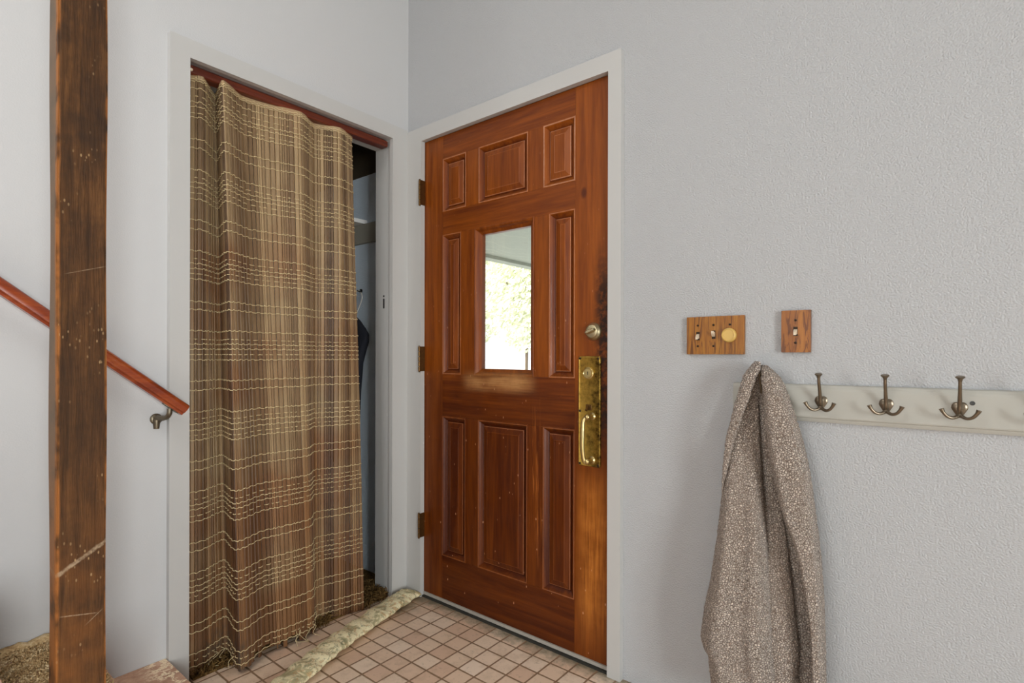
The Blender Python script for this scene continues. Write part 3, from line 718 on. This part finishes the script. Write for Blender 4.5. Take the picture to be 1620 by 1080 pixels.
# ------------------------------------------------------------------ coat rack
bm = BM()
pr_ = [(0, .9755), (-.012, .9755), (-.016, .973), (-.019, .966), (-.020, .960), (-.020, .892), (-.019, .889), (-.0155, .887), (-.014, .883), (-.011, .8775), (0, .8775)]
loft(bm, [[(x, y, z) for y, z in pr_] for x in (1.446, 2.21)])
rack = tag(link('coat_rack', bm, M['rack'], bevel=.0008, seg=1), 'off-white wall board carrying a row of metal double hooks', 'coat rack')
for x, z in ((1.965, .945), (1.56, .945)):
    bm = BM(); lathe(bm, [(.005, -.002), (.005, .0012), (.003, .0016), (0, .0010)], (x, -.0198, z), (0, -1, 0), 14); link('screw', bm, M['screwgrey'], rack, True)
def hook(x, z):
    Y = -.020
    bm = BM(); out = []
    for k in range(28):       # heart shaped back plate
        t = 2 * PI * k / 28
        hx = .0150 * math.copysign(abs(math.sin(t)) ** .9, math.sin(t)) * (1 if math.cos(t) > -.1 else 1 + .55 * (math.cos(t) + .1)); hz = .017 * math.cos(t) - .0045 * max(0, math.cos(t)) * (1 - abs(math.sin(t))) - (0 if math.cos(t) > 0 else .006 * math.cos(t) ** 2)
        out.append((hx, hz))
    loft(bm, [[(x + u * k, yy, z + v * k) for u, v in out] for yy, k in ((Y + .0003, 1), (Y - .002, 1), (Y - .0045, .8), (Y - .006, .45))])
    pl = link('coat_hook', bm, M['pewter'], rack, True)
    bm = BM(); pts = bez([(x, Y - .003, z - .012), (x, Y - .010, z - .004), (x, Y - .014, z + .008), (x, Y - .024, z + .028), (x, Y - .034, z + .048), (x, Y - .039, z + .064)], 5)
    n = len(pts); tube(bm, pts, [interp([(0, .0055), (.35, .0048), (.7, .0038), (1, .0036)], i / (n - 1)) for i in range(n)], 10)
    e = Vector(pts[-1]); ax = Vector((0, -.25, 1)).normalized(); lathe(bm, [(.0036, -.003), (.0048, .002), (.0085, .006), (.0090, .0075), (.0070, .0092), (0, .0085)], e, ax, 20)
    link('top_prong', bm, M['pewter'], pl, True)
    for s in (-1, 1):
        bm = BM(); pts = bez([(x, Y - .004, z - .012), (x + s * .004, Y - .010, z - .019), (x + s * .013, Y - .018, z - .0225), (x + s * .022, Y - .023, z - .019), (x + s * .029, Y - .026, z - .010), (x + s * .0325, Y - .027, z - .002)], 5)
        n = len(pts); tube(bm, pts, [interp([(0, .0046), (.5, .0034), (.8, .0038), (1, .0054)], i / (n - 1)) for i in range(n)], 10)
        link('side_prong', bm, M['pewter'], pl, True)
for x in (1.527, 1.667, 1.806, 1.943, 2.083): hook(x, .9355 - .002)

# ------------------------------------------------------------------ robe on the first hook
def edge(pts, y, yb, yf):   # measured outline -> (z, x) table at the depth where the fold turns away
    q = []
    for px, py in pts:
        p = at(px, py, 1, y); f = yf(p.z) if callable(yf) else yf; b = yb(p.z) if callable(yb) else yb; q.append(at(px, py, 1, .6 * f + .4 * b))
    return sorted((v.z, v.x) for v in q)
def layer(name, L, Rr, yl, yb, yf, z0, z1, mat, parent=None, rows=230, cols=84, folds=(), topr=.05, botr=.0, pw=2.4):
    """A hanging fold of cloth: outline left/right, back depth yb, front depth yf."""
    bm = BM(); rings = []
    tl, tr = edge(L, yl, yb, yf), edge(Rr, yl, yb, yf)
    for i in range(rows + 1):
        z = z0 + (z1 - z0) * i / rows; xl, xr = interp(tl, z), interp(tr, z)
        k = min(1, max(.02, (z1 - z) / topr)); k = math.sqrt(1 - (1 - k) ** 2)
        kb = min(1, max(.02, (z - z0) / botr)) if botr else 1; kb = math.sqrt(1 - (1 - kb) ** 2) if botr else 1
        cx, hw = (xl + xr) / 2, max(.003, (xr - xl) / 2) * (.55 + .45 * kb)
        f = (yf(z) if callable(yf) else yf); b_ = (yb(z) if callable(yb) else yb); cy, hd = (f + b_) / 2, abs(f - b_) / 2 * k * kb
        r = []
        for j in range(cols):
            t = 2 * PI * j / cols; c, s = math.cos(t), math.sin(t)
            u = math.copysign(abs(c) ** (2 / pw), c); v = math.copysign(abs(s) ** (2 / pw), s)
            fo = sum(A * math.cos((u - c0) * w_ * PI / 2) ** 2 * (abs(u - c0) * w_ < 1) * interp(pf, z) for A, c0, w_, pf in folds)
            yy = cy - hd * v - (fo if v > 0 else 0) * max(0, v) ** .5
            r.append((cx + hw * u * (.25 + .75 * k if k < 1 else 1), min(-.003, yy), z))
        rings.append(r)
    loft(bm, rings)
    o = link(name, bm, mat, parent, 'all')
    tx = bpy.data.textures.get('fleece') or bpy.data.textures.new('fleece', 'CLOUDS'); tx.noise_scale = .007; tx.noise_depth = 1
    md = o.modifiers.new('d', 'DISPLACE'); md.texture = tx; md.strength = .006; md.mid_level = .5; md.texture_coords = 'GLOBAL'
    return o
lobeL = [(1197, 583), (1186, 592), (1176, 612), (1160, 665), (1150, 705), (1145, 740), (1141, 790), (1134, 850), (1125, 910), (1114, 960), (1108, 1003), (1112, 1018), (1120, 1032), (1124, 1070), (1131, 1130)]
lobeR = [(1200, 583), (1200, 632), (1201, 668), (1203, 716), (1206, 777), (1208, 800), (1214, 878), (1218, 956), (1223, 1046), (1228, 1080), (1233, 1130)]
backL = [(1200, 576), (1190, 590), (1178, 640), (1165, 720), (1160, 850), (1150, 1000), (1165, 1130)]
backR = [(1202, 576), (1222, 600), (1245, 660), (1262, 740), (1276, 850), (1285, 960), (1289, 1040), (1290, 1130)]
flapL = [(1198, 575), (1203, 590), (1209, 632), (1212, 680), (1218, 724), (1229, 772), (1239, 813), (1261, 865), (1274, 924), (1283, 981), (1286, 1028), (1287, 1130)]
flapR = [(1216, 575), (1222, 583), (1234, 597), (1246, 626), (1258, 663), (1270, 704), (1280, 752), (1287, 805), (1293, 852), (1298, 904), (1301, 956), (1303, 1020), (1305, 1130)]
slL = [(1195, 720), (1198, 800), (1204, 880), (1210, 960), (1214, 1058)]
slR = [(1207, 720), (1222, 760), (1236, 800), (1246, 865), (1252.5, 924), (1258, 981), (1264, 1030), (1262, 1060)]
lapL = [(1189, 574), (1183, 583), (1176, 593), (1164, 632), (1148, 695), (1143, 742), (1142, 775)]
lapR = [(1206, 575), (1203, 583), (1195, 598), (1184, 632), (1161, 697), (1150, 745), (1144, 775)]
ROBE = layer('fleece_robe', backL, backR, -.07, -.022, lambda z: interp([(.1, -.052), (.7, -.036), (.9, -.036), (1.04, -.05)], z), .085, 1.034, M['sherpa'], folds=((.012, .1, 2.5, [(.1, 1), (.7, .6), (1.0, 0)]),))
tag(ROBE, 'taupe fleece robe hanging from the first hook of the rack', 'robe')
layer('front_panel', lobeL, lobeR, -.11, -.03, lambda z: interp([(.1, -.138), (.5, -.126), (.70, -.096), (.82, -.068), (.95, -.052), (1.03, -.045)], z), .088, 1.018, M['sherpa'], ROBE, folds=((.022, -.45, 1.8, [(.08, 1), (.6, .8), (.9, 0)]), (.020, .66, 2.4, [(.08, 1), (.6, .6), (.85, 0)])))
layer('side_panel', flapL, flapR, -.10, -.025, lambda z: interp([(.1, -.118), (.5, -.126), (.8, -.122), (.95, -.100), (1.03, -.075)], z), .09, 1.026, M['sherpa'], ROBE, folds=((.010, -.55, 2.0, [(.3, .6), (.7, 1), (1.0, 0)]),))
layer('sleeve', slL, slR, -.095, -.03, lambda z: interp([(.2, -.096), (.5, -.080), (.62, -.052), (.70, -.030)], z), .172, .70, M['sherpa'], ROBE, botr=.022, rows=150)
layer('lapel', lapL, lapR, -.10, lambda z: interp([(.66, -.082), (.75, -.086), (.9, -.084), (1.0, -.066), (1.035, -.045)], z), lambda z: interp([(.66, -.100), (.75, -.106), (.9, -.108), (1.0, -.094), (1.035, -.075)], z), .680, 1.036, M['sherpa'], ROBE, rows=110, cols=50, pw=2.1, botr=.05, topr=.03)

# ------------------------------------------------------------------ outdoors, seen through the pane
bm = BM(); box(bm, -90, 40, .13, 120, -.30, -.15); go = struct(link('floor_outside', bm, M['concrete']))
bm = BM(); box(bm, -2.6, 3.0, .131, 6.0, 2.30, 2.42); box(bm, -2.6, -2.45, .131, 6.0, 2.26, 2.30); struct(link('ceiling_porch', bm, M['soffit']))
def tree(x, y, h, r, label, seed):
    rn = random.Random(seed)
    root = bpy.data.objects.new('leafy_tree', None); COL.objects.link(root); root.location = (x, y, -.15)
    tag(root, label, 'tree', 'pale trees across the driveway')
    bm = BM(); tube(bm, [(0, 0, 0), (.05, 0, h * .4), (0, .05, h * .8)], [.07, .06, .03], 8)
    for k in range(5):
        a_ = k * 1.3; tube(bm, [(.02, 0, h * .35), (math.cos(a_) * r * .6, math.sin(a_) * r * .6, h * .7)], [.06, .02], 6)
    link('trunk', bm, M['bark'], root, True)
    bm = BM()
    for k in range(9000):
        v = Vector((rn.gauss(0, 1), rn.gauss(0, 1), rn.gauss(0, 1))).normalized() * (rn.random() ** .45)
        c = Vector((v.x * r, v.y * r, h * .64 + v.z * h * .38)); s = rn.uniform(.05, .10)
        n = Vector((rn.gauss(0, 1), rn.gauss(0, 1), rn.gauss(0, 1))).normalized(); p_ = n.orthogonal() * s; q_ = n.cross(p_.normalized()) * s * .5
        vs = [bm.verts.new(c + w) for w in (p_, q_, -p_, -q_)]; bm.faces.new(vs)
    link('foliage', bm, M['leaf'], root)
for i, (x, y, h, r, lb) in enumerate(((-6.6, 10.5, 4.6, 1.9, 'pale leafy tree across the driveway, filling the right part of the door pane'), (-10.9, 11.2, 5.2, 2.1, 'pale leafy tree across the driveway, at the left edge of the door pane'), (-12.6, 17.4, 6.4, 2.4, 'pale tree farther back, standing behind the other two seen through the door pane'))):
    tree(x, y, h, r, lb, i + 1)

# ------------------------------------------------------------------ light
w = bpy.data.worlds.new('world'); sc.world = w; w.use_nodes = True
bg = w.node_tree.nodes['Background']; bg.inputs[0].default_value = (.93, .96, 1, 1); bg.inputs[1].default_value = 2.6
def light(name, typ, loc, energy, col=(1, 1, 1), **kw):
    l = bpy.data.lights.new(name, typ); l.energy = energy; l.color = col
    for k, v in kw.items(): setattr(l, k, v)
    o = bpy.data.objects.new(name, l); o.location = loc; COL.objects.link(o); return o
s = light('sun', 'SUN', (0, 0, 8), 12, (1, .97, .92), angle=.02); s.rotation_euler = Vector((-.3, -.75, .6)).to_track_quat('Z', 'Y').to_euler()
wl = light('daylight_and_fill', 'AREA', (XR + .16, (W0 + W1) / 2, (WZ0 + WZ1) / 2), 330, (.97, .99, 1), shape='RECTANGLE', size=WZ1 - WZ0, size_y=W1 - W0)
wl.rotation_euler = (0, PI / 2, 0)
w2 = light('daylight_and_fill', 'AREA', ((B0 + B1) / 2, YB - .16, (BZ0 + BZ1) / 2), 50, (1, 1, 1), shape='RECTANGLE', size=B1 - B0, size_y=BZ1 - BZ0)  # fill lamp behind the added back window
w2.rotation_euler = (PI / 2, 0, 0)
cl_ = light('overhead_fill', 'AREA', (.95, -2.7, H - .04), 46, (1, .99, .97), shape='DISK', size=.9)  # unseen overhead fill without a fixture, added to brighten floor and ledges
v = sc.view_settings; sc.display_settings.display_device = 'sRGB'
v.view_transform = 'Standard'; v.look = 'None'; v.exposure = -.62; v.gamma = 1; v.use_curve_mapping = False
